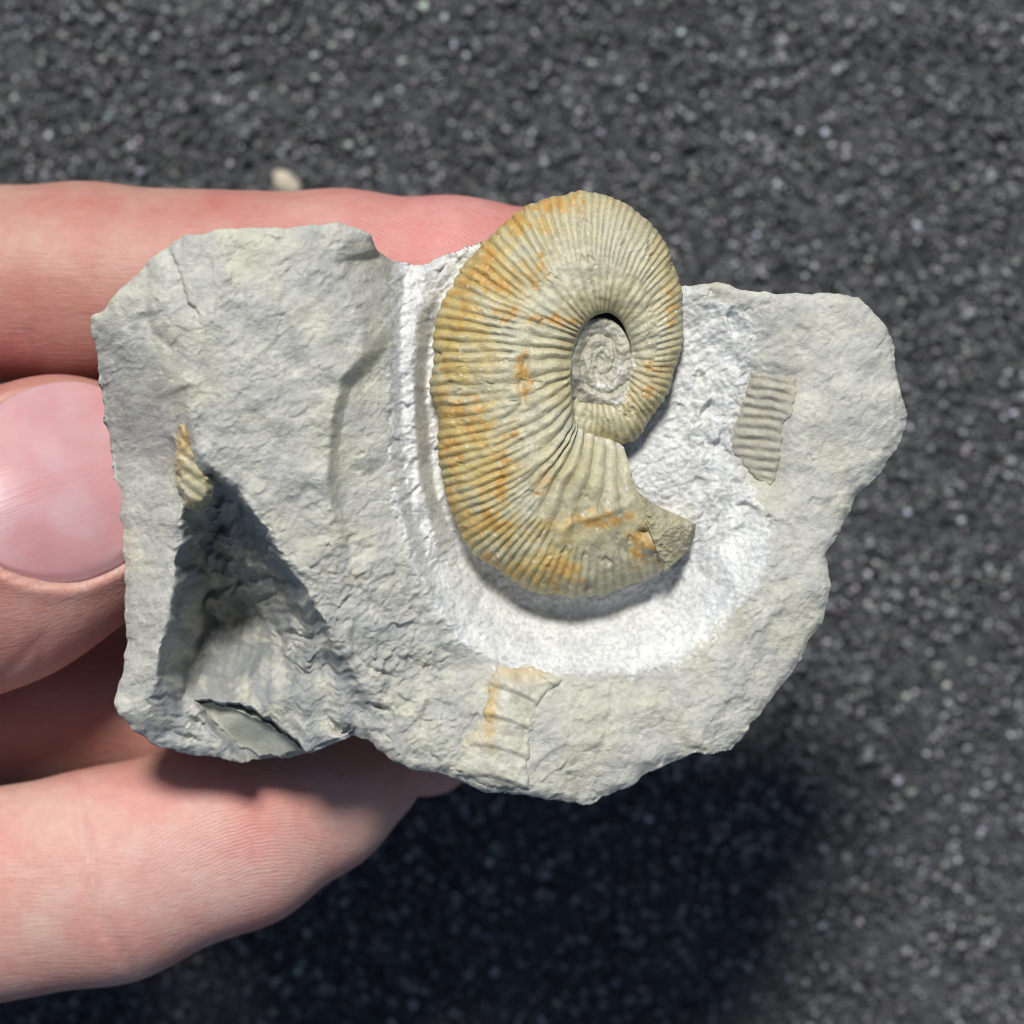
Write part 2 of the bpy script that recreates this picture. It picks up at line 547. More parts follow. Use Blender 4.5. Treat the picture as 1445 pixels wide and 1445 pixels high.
def rock_fields():
    x, y = PX, PY
    wx = x + fbm(x, y, 60, 3, 11) * 10
    wy = y + fbm(x, y, 60, 3, 21) * 10
    sw = signed(x, y, WHITE)
    white = sstep(-8, 8, sw + fbm(x, y, 50, 2, 31) * 7 + fbm(x, y, 13, 4, 35, 0.75) * 17)
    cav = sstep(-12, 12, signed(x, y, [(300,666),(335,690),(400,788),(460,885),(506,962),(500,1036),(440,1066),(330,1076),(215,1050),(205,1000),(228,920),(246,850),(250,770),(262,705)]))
    low = sstep(-30, 30, signed(x, y, [(380,830),(470,780),(560,760),(640,900),(640,960),(660,1100),(500,1090),(490,1000),(505,962)]))
    right = sstep(-20, 20, x - 1080)
    bleft = sstep(-15, 15, signed(x, y, [(130,440),(200,430),(262,560),(255,690),(240,850),(200,1005),(150,1000)]))
    # large undulation
    d = fbm(x, y, 170, 2, 1) * 8
    ca, sa = math.cos(math.radians(35)), math.sin(math.radians(35))
    u = wx * ca - wy * sa; v = wx * sa + wy * ca
    # broken facets of three sizes, in patches, stretched along the bedding
    big = blur(chips(wx, wy, 95, 1, 0.13, 0.0), 6.0)
    mid = blur(chips(u * 0.8, v, 40, 2, 0.24, 0.05), 1.6)
    sml = blur(chips(u * 0.7, v, 17, 3, 0.34, 0.09), 0.55)
    tiny = blur(chips(u * 0.75, v, 8, 4, 0.40, 0.12), 0.4)
    pat = sstep(-0.25, 0.35, fbm(x, y, 70, 3, 61, 0.55))
    pat2 = sstep(-0.2, 0.4, fbm(x, y, 45, 3, 65, 0.55))
    med = fbm(x, y, 42, 4, 67, 0.5)
    upc = cav * sstep(965, 890, y)
    k_s = 0.16 + 0.22 * pat + 0.34 * low + 0.5 * upc - 0.06 * right
    k_t = 0.16 + 0.30 * pat2 + 0.42 * low + 0.45 * upc + 0.15 * cav - 0.06 * right
    nw = 1 - white
    d = d + big * 0.8 * (1 - 0.7 * white) + mid * (0.34 + 0.4 * low) * (1 - 0.7 * white) + sml * 1.25 * k_s * nw + tiny * 1.3 * k_t * nw + med * 3.6 * (1 - 0.5 * white)
    # leafy slivers
    fine = fbm(u * 0.55, v, 12, 3, 51, 0.6, True)
    d = d + fine * (0.45 + 0.9 * low + 1.2 * upc + 0.4 * pat2) * nw
    # stepped shelves in the hollow
    sh = fbm(x * 0.8 + y * 0.25, y * 1.1, 46, 4, 71, 0.6)
    d = d + cav * (0.12 + 0.88 * sstep(965, 890, y)) * (np.round(sh * 5) / 5 * 9 + sh * 30 + blur(chips(x * 0.7, y, 30, 8, 0.9, 0.4), 0.9))
    # tool marks in the prepared white zone
    t2 = fbm(x, y, 6.5, 2, 91, 0.6)
    rgt = sstep(-10, 30, x - 960) * sstep(40, -20, y - 745)
    lft = sstep(40, -10, x - 615)
    w1 = blur(chips(wx, wy * 0.7, 24, 5, 0.42, 0.10), 1.2)
    w2 = blur(chips(u * 0.55, v, 11, 6, 0.5, 0.14), 0.5)
    d = d + white * (w1 * (0.30 + 0.85 * rgt + 0.4 * lft) + w2 * (0.62 + 0.4 * lft) + t2 * 1.9)
    return white, cav, low, right, bleft, sw, d

white, cav, low, rgt_m, bleft, sw, DET = rock_fields()

# hollow with a smooth shell cast at the foot of the left block
ARC = [(274,990),(300,991),(334,1000),(366,1014),(396,1032),(420,1050),(440,1070),(400,1086),(360,1086),(330,1062),(304,1036),(284,1012)]
arcin = sstep(-4, 5, signed(PX, PY, ARC))
NOTCH = 0
for (nx, ny, L, w, dep) in ((538,950,20,5,16),(538,1000,18,5,14),(276,1020,26,7,12),(262,1042,26,7,12),(262,988,20,6,8),(480,1028,30,10,18),(600,945,40,16,8)):
    ux = ((PX - nx) * 0.92 + (PY - ny) * 0.38) / L; uy = (-(PX - nx) * 0.38 + (PY - ny) * 0.92) / w
    NOTCH = NOTCH + dep * np.exp(-(ux ** 2 + uy ** 2) * 2.2) * (0.6 + 1.2 * np.clip(fbm(PX, PY, 9, 2, 17) + 0.3, 0, 1))
# cracks near the top-left corner
CPX = PX + fbm(PX, PY, 26, 3, 211) * 12
CRK = dist_poly(CPX, PY, [(236,342),(248,366),(262,384),(268,410),(276,440)], False)
CRK2 = dist_poly(PX, PY, [(206,380),(204,430),(214,470),(240,490)], False)
side_l = sstep(-250, 250, 40 * (PY - 342) - 98 * (CPX - 236))
step_l = -8 * np.exp(-(CRK / 13) ** 2) * side_l - 4 * np.exp(-(CRK2 / 7) ** 2)
_gx0, _gy0 = np.gradient(blur(HS, 2.0), STEPG)
STEEP = np.hypot(_gx0, _gy0)
DET = DET / (1 + 0.5 * np.maximum(STEEP - 0.8, 0) + 3.0 * np.maximum(STEEP - 2.0, 0))
IMP = [(1060,522),(1092,526),(1125,529),(1125,556),(1121,582),(1108,600),(1104,640),(1100,664),(1090,686),(1070,680),(1050,660),(1036,640),(1031,620),(1040,588),(1050,556)]
impin = sstep(-18, 9, signed(PX, PY, IMP))
HZ0 = HS + DET
HZ = HZ0 * (1 - arcin) + (HS + 0.15 * DET) * arcin - arcin * 38 - NOTCH * (1 - arcin) + step_l - impin * 10

def outline_loop():
    w = np.array([P(*p) for p in OUT])
    pts = []
    for i in range(len(w)):
        a, b = w[i], w[(i + 1) % len(w)]
        n = max(int(np.hypot(*(b - a)[:2]) / 0.8), 1)
        for k in range(n):
            pts.append(a + (b - a) * k / n)
    pts = np.array(pts)
    t = np.roll(pts, -3, 0) - np.roll(pts, 3, 0)
    nrm = np.stack([t[:, 1], -t[:, 0]], 1); nrm /= np.linalg.norm(nrm, axis=1)[:, None] + 1e-9
    rough = fbm(pts[:, 0], pts[:, 1], 40, 3, 101, 0.5) * 6.0 + fbm(pts[:, 0], pts[:, 1], 18, 1, 111) * 1.2
    # round the drawn corners slightly
    xy = pts[:, :2].copy()
    k = np.exp(-0.5 * (np.arange(-12, 13) / 5.0) ** 2); k /= k.sum()
    sm = sum(np.roll(xy, s, 0) * w_ for s, w_ in zip(range(-12, 13), k))
    return sm + nrm * rough[:, None]

LOOP = outline_loop()

def build_rock(parent):
    inside = np.zeros(XX.shape, bool)
    LP = LOOP[::2]
    inside = in_poly(XX, YY, [tuple(p) for p in LP[::2]])
    # keep cells whose four corners are inside
    cell = inside[:-1, :-1] & inside[1:, :-1] & inside[:-1, 1:] & inside[1:, 1:]
    # opening: drop cells without a 2x2 block
    b2 = cell[:-1, :-1] & cell[1:, :-1] & cell[:-1, 1:] & cell[1:, 1:]
    op = np.zeros_like(cell)
    op[:-1, :-1] |= b2; op[1:, :-1] |= b2; op[:-1, 1:] |= b2; op[1:, 1:] |= b2
    cell = op
    ny = XX.shape[1]
    ci, cj = np.nonzero(cell)
    a = ci * ny + cj
    quads = np.stack([a, a + ny, a + ny + 1, a + 1], 1)
    used = np.unique(quads)
    remap = np.full(XX.size, -1); remap[used] = np.arange(len(used))
    q = remap[quads]
    vx = XX.ravel()[used].copy(); vy = YY.ravel()[used].copy(); vz = HZ.ravel()[used].copy()
    # boundary edges
    e = np.concatenate([q[:, [0, 1]], q[:, [1, 2]], q[:, [2, 3]], q[:, [3, 0]]])
    key = e[:, 0].astype(np.int64) * 10_000_000 + e[:, 1]
    rkey = e[:, 1].astype(np.int64) * 10_000_000 + e[:, 0]
    bd = e[~np.isin(key, rkey)]
    nxt = {}
    for p, r in bd:
        nxt.setdefault(int(p), []).append(int(r))
    loops = []
    seen = set()
    for s in list(nxt):
        if s in seen:
            continue
        lp = [s]; seen.add(s); cur = s
        while True:
            c = [k for k in nxt[cur] if k not in seen]
            if not c:
                break
            cur = c[0]; seen.add(cur); lp.append(cur)
        loops.append(lp)
    lp = np.array(max(loops, key=len))
    # snap to the broken outline
    bx, by = vx[lp], vy[lp]
    near = np.empty(len(lp), int)
    for s in range(0, len(lp), 400):
        d = (bx[s:s + 400, None] - LOOP[None, :, 0]) ** 2 + (by[s:s + 400, None] - LOOP[None, :, 1]) ** 2
        near[s:s + 400] = d.argmin(1)
    vx[lp] = LOOP[near, 0]; vy[lp] = LOOP[near, 1]
    # soften the drop towards the edge
    dl = np.full(len(vx), 1e9)
    sub = LOOP[::12]
    for k in range(0, len(vx), 4000):
        xs, ys = vx[k:k + 4000], vy[k:k + 4000]
        d = ((xs[:, None] - sub[None, :, 0]) ** 2 + (ys[:, None] - sub[None, :, 1]) ** 2).min(1)
        dl[k:k + 4000] = np.sqrt(d)
    close = np.nonzero(dl < 34)[0]
    sub = LOOP[::2]
    for k in range(0, len(close), 2000):
        i_ = close[k:k + 2000]
        d = ((vx[i_][:, None] - sub[None, :, 0]) ** 2 + (vy[i_][:, None] - sub[None, :, 1]) ** 2).min(1)
        dl[i_] = np.sqrt(d)
    dl = np.maximum(dl - 0.5, 0)
    px_, py_ = to_px(vx, vy, vz)
    ragged = 1 + 0.8 * fbm(px_, py_, 40, 3, 121)
    vz -= 9 * ragged * np.exp(-(dl / 7.0) ** 1.3)
    # sideways relief so that steep faces are rough too
    C0 = cav.ravel()[used]; fade = sstep(3, 14, dl)
    lat = (1.5 + 8.0 * C0) * fade
    hs_ = 0.22 * HS.ravel()[used]
    vx = vx + lat * 1.3 * fbm(vy, hs_, 38, 3, 181, 0.5)
    vy = vy + lat * 1.3 * fbm(vx, hs_, 38, 3, 191, 0.5)
    n0 = len(vx)
    # tint
    W = white.ravel()[used]; L_ = low.ravel()[used]; C_ = cav.ravel()[used]; R_ = rgt_m.ravel()[used]; B_ = bleft.ravel()[used]
    SW = sw.ravel()[used]
    base = np.array([0.512, 0.510, 0.448])
    colr = np.tile(base, (n0, 1))
    warm = sstep(0.0, 0.5, fbm(px_, py_, 120, 4, 131) + 0.1)
    colr = colr * (1 + 0.06 * (warm[:, None] - 0.5) * np.array([1.0, 0.8, -0.6]))
    colr *= (1 + 0.03 * R_ - 0.02 * B_)[:, None]
    mott = fbm(px_, py_, 30, 4, 141, 0.6)
    colr *= (1 + 0.16 * mott)[:, None]
    # prepared white: chalk dust lies in patches over pale stone
    dust = sstep(-0.3, 0.3, fbm(px_, py_, 7, 3, 151, 0.65) + 0.5 * fbm(px_, py_, 40, 3, 155) + 0.16)
    W = W * (1 - 0.30 * sstep(955, 985, px_) * sstep(760, 720, py_) * sstep(-0.2, 0.3, fbm(px_, py_, 26, 4, 241, 0.65)))
    wc = np.array([0.58, 0.59, 0.585]) * (1 - dust[:, None]) + np.array([0.725, 0.74, 0.735]) * dust[:, None]
    colr = colr * (1 - W[:, None]) + wc * W[:, None]
    shade_tint = np.maximum(C_, 0.45 * L_) * sstep(-0.30, 0.12, fbm(px_, py_, 40, 4, 231, 0.65))  # hollow's shade painted as blue-grey patches, weaker on the slope beside it
    colr = colr * (1 - 0.8 * shade_tint[:, None]) + np.array([0.305, 0.325, 0.335]) * 0.8 * shade_tint[:, None]
    # ochre specks
    for (sx, sy, rad, k) in ((503,816,14,.55),(470,810,10,.2),(455,930,60,.12),(230,1020,10,.4),(275,620,8,.3),(600,760,10,.1),(523,590,8,.35),(560,840,30,.15),(1100,950,40,.10)):
        w = k * np.exp(-((px_ - sx) ** 2 + (py_ - sy) ** 2) / rad ** 2) * sstep(-0.3, 0.4, fbm(px_, py_, 9, 3, 161))
        colr = colr * (1 - w[:, None]) + np.array([0.46, 0.33, 0.14]) * w[:, None]
    # side walls
    nb = len(lp)
    idx_prev = lp
    verts = [np.stack([vx, vy, vz], 1)]
    faces = [q]
    cols = [colr]
    cen = np.array([P(650, 720, -100)[0], P(650, 720, -100)[1]])
    bxy = np.stack([vx[lp], vy[lp]], 1); bz = vz[lp]
    t = np.roll(bxy, -8, 0) - np.roll(bxy, 8, 0)
    nrm = np.stack([-t[:, 1], t[:, 0]], 1); nrm /= np.linalg.norm(nrm, axis=1)[:, None] + 1e-9   # inward (loop is ccw)
    zb = -330 + 140 * sstep(200, 900, bxy[:, 0] + CX)
    count = n0
    rows = 16
    for k in range(1, rows + 1):
        s = k / rows
        inw = 4 + 95 * s ** 1.6
        toward = cen[None] - bxy
        toward /= np.linalg.norm(toward, axis=1)[:, None]
        mixd = nrm * (1 - s) + toward * s
        jig = fbm(bxy[:, 0] + bxy[:, 1] * 0.3, s * 260 + bxy[:, 1] * 0.2, 40, 4, 171, 0.55) * 22 * min(1, 3 * s)
        pxy = bxy + mixd * (inw + jig)[:, None]
        z = bz + (zb - bz) * s ** 0.9
        verts.append(np.column_stack([pxy, z]))
        cols.append(np.tile(base * 0.95, (nb, 1)))
        cur = count + np.arange(nb)
        faces.append(np.stack([idx_prev, cur, np.roll(cur, -1), np.roll(idx_prev, -1)], 1)[:, ::-1] if False else
                     np.stack([np.roll(idx_prev, -1), idx_prev, cur, np.roll(cur, -1)], 1))
        idx_prev = cur; count += nb
    last = verts[-1]
    for s in (0.66, 0.33):
        c3 = np.array([cen[0], cen[1], -430.0])
        verts.append(c3 + (last - c3) * s)
        cols.append(np.tile(base, (nb, 1)))
        cur = count + np.arange(nb)
        faces.append(np.stack([np.roll(idx_prev, -1), idx_prev, cur, np.roll(cur, -1)], 1))
        idx_prev = cur; count += nb
    verts.append(np.array([[cen[0], cen[1], -430.0]])); cols.append(base[None])
    tip = np.full(nb, count)
    V = np.concatenate(verts); F = np.concatenate(faces)
    F2 = np.stack([np.roll(idx_prev, -1), idx_prev, tip], 1)
    F = np.concatenate([F, np.column_stack([F2, F2[:, 2]])])[:len(F)]   # hole is closed by the inner ring itself
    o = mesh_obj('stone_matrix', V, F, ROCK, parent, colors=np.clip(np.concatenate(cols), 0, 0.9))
    return o

specimen = bpy.data.objects.new('fossil_stone', None)
col.objects.link(specimen)
specimen.empty_display_size = 0.01
specimen['label'] = 'pale grey broken limestone chunk with a coiled ribbed tan ammonite, held in the fingers'
specimen['category'] = 'fossil'
build_rock(specimen)

def bilinear(F, x, y):
    i = np.clip((x - GX0) / STEPG, 0, F.shape[0] - 2.001); j = np.clip((y - GY0) / STEPG, 0, F.shape[1] - 2.001)
    i0 = i.astype(int); j0 = j.astype(int); fi = i - i0; fj = j - j0
    return (F[i0, j0] * (1 - fi) * (1 - fj) + F[i0 + 1, j0] * fi * (1 - fj) + F[i0, j0 + 1] * (1 - fi) * fj + F[i0 + 1, j0 + 1] * fi * fj)

# ------------------------------------------------------------------ ammonite
# ribs measured as: seam point, mid-flank point, outer (venter) point, widest level, height of flank above it, seam height factor
KR = [
 ((818,556),(800,590),(792,630), -62,34,.70),((832,564),(826,594),(818,632), -60,36,.70),
 ((846,568),(849,592),(850,626), -56,38,.70),((868,560),(880,588),(892,621), -52,40,.70),
 ((884,541),(905,562),(926,583), -50,42,.70),((890,524),(918,534),(946,544), -48,43,.70),
 ((892,505),(926,507),(960,502), -46,45,.70),((892,486),(930,470),(964,454), -44,48,.70),
 ((887,467),(926,438),(961,409), -42,51,.70),((881,454),(916,409),(952,375), -40,55,.70),
 ((871,442),(897,387),(931,328), -38,60,.70),((860,437),(875,371),(903,301), -36,63,.70),
 ((849,438),(849,366),(856,278), -36,66,.70),((840,441),(821,372),(806,273), -36,68,.70),
 ((830,447),(792,382),(753,287), -36,70,.70),((823,454),(769,393),(709,317), -38,72,.70),
 ((817,463),(747,419),(667,358), -40,74,.70),((813,473),(728,444),(634,413), -42,76,.70),
 ((809,486),(719,470),(615,455), -44,78,.70),((806,502),(716,502),(610,506), -46,79,.70),
 ((805,521),(715,537),(608,545), -48,80,.78),((804,537),(722,571),(617,590), -50,80,.76),
 ((805,556),(728,603),(620,632), -52,81,.74),((806,572),(740,633),(622,675), -54,82,.70),
 ((808,591),(747,664),(633,714), -56,83,.66),((813,599),(762,692),(666,779), -60,82,.50),
 ((820,605),(781,704),(705,806), -62,81,.44),((830,611),(803,713),(744,829), -64,81,.40),
 ((845,616),(827,722),(798,841), -66,80,.40),((860,621),(856,724),(848,839), -68,78,.42),
 ((872,627),(880,717),(891,824), -70,76,.48),((881,633),(905,706),(941,803), -70,74,.66),
]
SP = [11]*10 + [11.5]*3 + [12.5,14.5,15.5,16.5,17,17,16.5,16,15,14.2,13.8,13.8,13.8,14,14,14,14,13.5,13]
MR = [1.3]*4 + [1.4,1.6,2,2,2,2,2.1,2.2,2.3,2.4,2.3,2.2,2,2,2,2,2,2,2,2.2,2.6,3.2,3.8,4,4,4,4,4]

def catmull(tab, t):
    tab = np.asarray(tab, float)
    if tab.ndim == 1:
        return catmull(tab[:, None], t)[:, 0]
    n = len(tab)
    i = np.clip(np.floor(t).astype(int), 0, n - 2); f = (t - i)[:, None]
    p1, p2 = tab[i], tab[i + 1]
    p0 = np.where((i > 0)[:, None], tab[np.maximum(i - 1, 0)], 2 * p1 - p2)
    p3 = np.where((i < n - 2)[:, None], tab[np.minimum(i + 2, n - 1)], 2 * p2 - p1)
    return 0.5 * (2 * p1 + (p2 - p0) * f + (2 * p0 - 5 * p1 + 4 * p2 - p3) * f ** 2 + (3 * p1 - p0 - 3 * p2 + p3) * f ** 3)

def rib_wave(n, p=0.75):
    return (0.5 + 0.5 * np.cos(2 * math.pi * n)) ** p

def grid_normals(G):
    du = np.gradient(G, axis=0); dv = np.gradient(G, axis=1)
    n = np.cross(du, dv)
    return n / (np.linalg.norm(n, axis=2)[..., None] + 1e-9)

def build_ammonite(parent):
    NU, NS = 1900, 118
    K = len(KR)
    t = np.linspace(0, K - 1, NU)
    Sx = np.array([P(k[0][0], k[0][1], k[3] + k[5] * k[4])[:2] for k in KR])
    Mx = np.array([P(k[1][0], k[1][1], k[3] + 0.97 * k[4])[:2] for k in KR])
    Vx = np.array([P(k[2][0], k[2][1], k[3])[:2] for k in KR])
    S = catmull(Sx, t); M = catmull(Mx, t); V = catmull(Vx, t)
    zc = catmull([k[3] for k in KR], t); Hh = catmull([k[4] for k in KR], t); qs = catmull([k[5] for k in KR], t)
    arc = np.concatenate([[0], np.cumsum(np.hypot(*np.diff(V, axis=0).T))])
    sp = catmull(SP, t); mr = catmull(MR, t)
    dn = np.concatenate([[0], np.diff(arc)]) / sp
    n2 = np.cumsum(dn); n1 = np.cumsum(dn / mr)
    s = np.linspace(0, 1, NS)
    s = 1 - (1 - s) ** 1.35                       # denser towards the venter
    l0 = (2 * s - 1) * (s - 1); l1 = 4 * s * (1 - s); l2 = s * (2 * s - 1)
    XY = S[:, None] * l0[None, :, None] + M[:, None] * l1[None, :, None] + V[:, None] * l2[None, :, None]
    sm = 0.36
    up = np.where(s > sm, np.clip(1 - (np.maximum(s - sm, 0) / (1 - sm)) ** 2.3, 0, 1) ** (1 / 2.1), 1.0)
    fall = np.where(s < sm, ((sm - s) / sm) ** 2.2, 0)
    Z = zc[:, None] + Hh[:, None] * (up[None] - (1 - qs)[:, None] * fall[None])
    G = np.dstack([XY, Z])
    # umbilical wall (before s = 0) and underside (after s = 1)
    width = np.hypot(*(V - S).T)
    din = (S - M); din /= np.linalg.norm(din, axis=1)[:, None]
    wall = []
    for k, (a, b) in enumerate(((-1.0, -70), (0.5, -46), (2.0, -26), (3.0, -14), (2.6, -6), (1.6, -2))):
        wall.append(np.column_stack([S + din * a, Z[:, 0] + b * np.clip((Z[:, 0] + 105) / 100, 0.3, 1)]))
    dout = (M - V); dout /= np.linalg.norm(dout, axis=1)[:, None]
    under = []
    for a, b in ((0.006, 0.14), (0.02, 0.28), (0.05, 0.42), (0.10, 0.56), (0.18, 0.70), (0.30, 0.82), (0.45, 0.9)):
        under.append(np.column_stack([V + dout * (width * a)[:, None], zc - Hh * b]))
    G = np.concatenate([np.stack(wall, 1), G, np.stack(under, 1)], 1)
    nw = len(wall); nun = len(under)
    sfull = np.concatenate([np.full(nw, -0.02), s, 1 + 0.04 * np.arange(1, nun + 1)])
    SS = np.tile(sfull, (NU, 1)); TT = np.tile(t[:, None], (1, G.shape[1]))
    gx_, gy_ = to_px(G[..., 0], G[..., 1], G[..., 2])
    N = grid_normals(G)
    flip = np.sign(N[:, nw + NS // 3, 2].mean())
    N *= flip
    # ribs
    sc_ = catmull([.48]*20 + [.5,.5,.5,.52,.56,.62,.68,.72,.74,.74,.74,.74], t)[:, None]
    split = sstep(-0.07, 0.07, SS - sc_ + 0.10 * fbm(gx_, gy_, 40, 2, 5))
    wob = 0.30 * fbm(gx_, gy_, 60, 2, 7)
    r2 = rib_wave(n2[:, None] + wob, 0.6); r1 = rib_wave(n1[:, None] + wob, 0.6)
    h = split * r2 + (1 - split) * r1
    a2 = catmull([2.2]*10 + [2.3]*4 + [2.8,3.2,3.4,3.6,3.6,3.4,3.4,3.4,3.4,3.4,3.4,3.2,2.8,2.4,2.0,2.0,2.0,1.8], t)
    a1 = catmull([2.4]*10 + [2.4,2.2,2.2,2.2,2.4,3,3.4,3.8,3.8,3.8,3.6,3.4,3.6,4.0,4.4,4.6,4.6,4.6,4.4,4.0,3.4,2.2], t)
    amp = split * a2[:, None] + (1 - split) * a1[:, None]
    amp *= sstep(-0.03, 0.05, SS) * (1 - 0.40 * sstep(0.88, 1.0, SS)) * (1 - 0.75 * sstep(1.02, 1.2, SS))
    # worn patches
    for (cx, cy, rx, ry, k) in ((810,372,55,38,.85),(770,420,42,30,.7),(700,560,34,40,.75),(712,605,26,22,.6),(745,690,30,40,.5),(870,770,45,45,.65),(915,780,30,40,.6),(665,690,16,30,.2),(690,750,20,16,.3)):
        w = np.exp(-(((gx_ - cx) / rx) ** 2 + ((gy_ - cy) / ry) ** 2) ** 1.5)
        amp = amp * (1 - k * w)
    amp *= np.clip(1.05 + 0.9 * fbm(gx_, gy_, 50, 3, 9), 0.25, 1.6)
    rough = fbm(gx_, gy_, 60, 3, 13) * 6 + fbm(gx_, gy_, 14, 3, 15) * 1.5
    nicks = -2.5 * sstep(0.36, 0.6, fbm(gx_, gy_, 30, 3, 19, 0.6)) * sstep(0.1, 0.3, SS)
    rough = rough + nicks
    # hollow pit near the aperture, broken flank step
    rough = rough + 7 * np.exp(-(((gx_ - 912) / 15) ** 2 + ((gy_ - 768) / 12) ** 2)) - 12 * np.exp(-(((gx_ - 910) / 9) ** 2 + ((gy_ - 752) / 5) ** 2))
    rough = rough - 9 * np.exp(-(((gx_ - 831) / 9) ** 2 + ((gy_ - 829) / 7) ** 2))
    rough = rough - 5 * np.exp(-(dist_poly(gx_, gy_, [(742,508),(735,545),(738,570),(715,590)], False) / 5.0) ** 2)
    bandy = dist_poly(gx_, gy_, [(806,738),(850,724),(885,712)], False)
    rough = rough + 4.0 * np.exp(-(bandy / 6.0) ** 2)
    G = G + N * (h * amp * catmull([.66]*13 + [.72,.8,.86,.9] + [.92]*8 + [.95]*7, t)[:, None] + rough * np.clip(SS * 6 + 0.5, 0.3, 1))[..., None]
    # colours
    base = np.array([0.46, 0.41, 0.232])
    grey = np.array([0.43, 0.425, 0.335])
    pale = np.array([0.61, 0.585, 0.42])
    ochre = np.array([0.55, 0.365, 0.125])
    rust = np.array([0.46, 0.215, 0.04])
    c = np.tile(base, (*SS.shape, 1))
    def blend(c, colr, w):
        return c * (1 - w[..., None]) + colr * w[..., None]
    n_a = fbm(gx_, gy_, 55, 4, 23, 0.6); n_b = fbm(gx_, gy_, 16, 4, 27, 0.65); n_c = fbm(gx_, gy_, 100, 3, 29)
    c = blend(c, grey, np.clip(0.25 + n_c * 1.4, 0, 0.8))
    c = blend(c, np.array([0.40, 0.33, 0.16]), np.clip(0.25 - n_c * 1.4 + n_b * 0.4, 0, 0.75))
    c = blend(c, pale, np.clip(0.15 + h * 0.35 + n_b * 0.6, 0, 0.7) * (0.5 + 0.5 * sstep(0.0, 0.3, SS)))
    # grey weathered umbilical shoulder and body chamber
    body = np.exp(-(((gx_ - 850) / 75) ** 2 + ((gy_ - 730) / 80) ** 2))
    c = blend(c, np.array([0.40, 0.375, 0.255]), 0.75 * body)
    topg = np.exp(-(((gx_ - 850) / 80) ** 2 + ((gy_ - 350) / 60) ** 2))
    c = blend(c, np.array([0.45, 0.425, 0.32]), 0.7 * topg)
    stains = [(775,288,60,14,.9),(720,318,34,16,.8),(670,372,30,24,.85),(700,400,40,30,.6),(690,375,20,26,.6),(762,372,9,20,.7),(755,392,8,16,.7),(650,420,26,26,.6),(712,442,60,12,.55),(770,452,40,10,.6),
      (735,520,12,26,.9),(742,545,9,24,.8),(653,460,14,10,.5),(655,575,34,22,.85),(665,605,26,20,.6),(640,640,22,30,.45),(715,655,14,40,.75),(705,690,14,20,.7),(690,740,24,24,.75),(672,700,12,40,.3),
      (765,690,12,36,.4),(845,732,42,11,.95),(908,775,26,26,.8),(795,800,26,12,.8),(790,822,40,12,.6),(735,810,30,16,.45),(690,790,24,16,.45),(948,440,12,40,.4),(920,525,22,16,.55),(905,555,26,18,.4),(640,700,16,40,.4),
      (630,520,14,30,.3),(725,620,12,30,.5)]
    broad = np.clip(sstep(0.45, 0.85, SS) * sstep(13, 15, TT) * (1 - sstep(27.5, 29, TT)) * (0.7 + 1.6 * n_a + 0.5 * n_b) + 0.35 * sstep(0.5, 0.9, SS) * (TT < 10), 0, 0.8)
    c = blend(c, np.array([0.51, 0.385, 0.135]), broad)
    st = np.zeros(SS.shape)
    for (cx, cy, rx, ry, k) in stains:
        st = np.maximum(st, k * np.exp(-(((gx_ - cx) / rx) ** 2 + ((gy_ - cy) / ry) ** 2)))
    stm = np.clip(st * 1.15 + (n_b * 1.5 + n_a * 0.8) * (0.26 + st) + 0.25 * (h - 0.5) * st - 0.10, 0, 0.9)
    c = blend(c, ochre, stm)
    c = blend(c, rust, np.clip((stm - 0.55) * 0.7 + n_b * 0.9 * sstep(0.15, 0.5, stm), 0, 0.45))
    # colour is a little darker in the grooves between ribs
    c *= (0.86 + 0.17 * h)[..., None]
    speck = sstep(0.52, 0.6, fbm(gx_, gy_, 9, 2, 33))
    c = blend(c, np.array([0.72, 0.71, 0.66]), 0.7 * speck)
    # chalk dust along the seams
    seam = np.exp(-((SS - 0.0) / 0.05) ** 2) * (((TT > 1.0) & (TT < 6.4)) | (TT > 25.5)) * sstep(-0.2, 0.2, n_b + 0.15)
    c = blend(c, np.array([0.74, 0.74, 0.70]), 0.75 * seam)
    edgew = sstep(0.97, 1.06, SS) * sstep(15.5, 17, TT) * (1 - sstep(20, 22, TT)) * sstep(-0.1, 0.3, n_b + 0.1)
    c = blend(c, np.array([0.76, 0.76, 0.74]), 0.7 * edgew)
    F = grid_faces(NU, G.shape[1])
    if flip < 0:
        F = F[:, ::-1]
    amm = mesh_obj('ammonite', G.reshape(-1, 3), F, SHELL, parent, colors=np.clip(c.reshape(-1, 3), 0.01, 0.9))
    amm['label'] = 'coiled tan ammonite shell with fine ribs and rusty orange stains'

    # inner whorls down in the umbilicus
    nr, na = 90, 260
    r = np.linspace(0, 1, nr) ** 0.8; a = np.linspace(0, 2 * math.pi, na)
    A, Rr = np.meshgrid(a, r, indexing='ij')
    ux = 849 + Rr * (60 * np.cos(A)); uy = 507 - Rr * (84 * np.sin(A))
    rr = Rr * 70 * (1 + 0.22 * fbm(ux, uy, 30, 3, 41))
    turn = np.log(np.maximum(rr, 2.0) / 60.0) / math.log(2.1) - (A / (2 * math.pi)) + 0.30
    ph = turn - np.floor(turn)
    bulge = np.sin(math.pi * np.clip(ph, 0, 1)) ** 0.7
    z = -20 + 10 * bulge * np.clip(rr / 32, 0.2, 1) - 3 * sstep(0.7, 0.95, Rr)
    gap = np.exp(-((np.mod(A - math.radians(62) + math.pi, 2 * math.pi) - math.pi) / math.radians(44)) ** 4) * sstep(0.66, 0.76, Rr)
    lm = np.exp(-((np.mod(A - math.radians(160) + math.pi, 2 * math.pi) - math.pi) / math.radians(50)) ** 4)
    z += 20 * lm * sstep(0.45, 0.9, Rr)
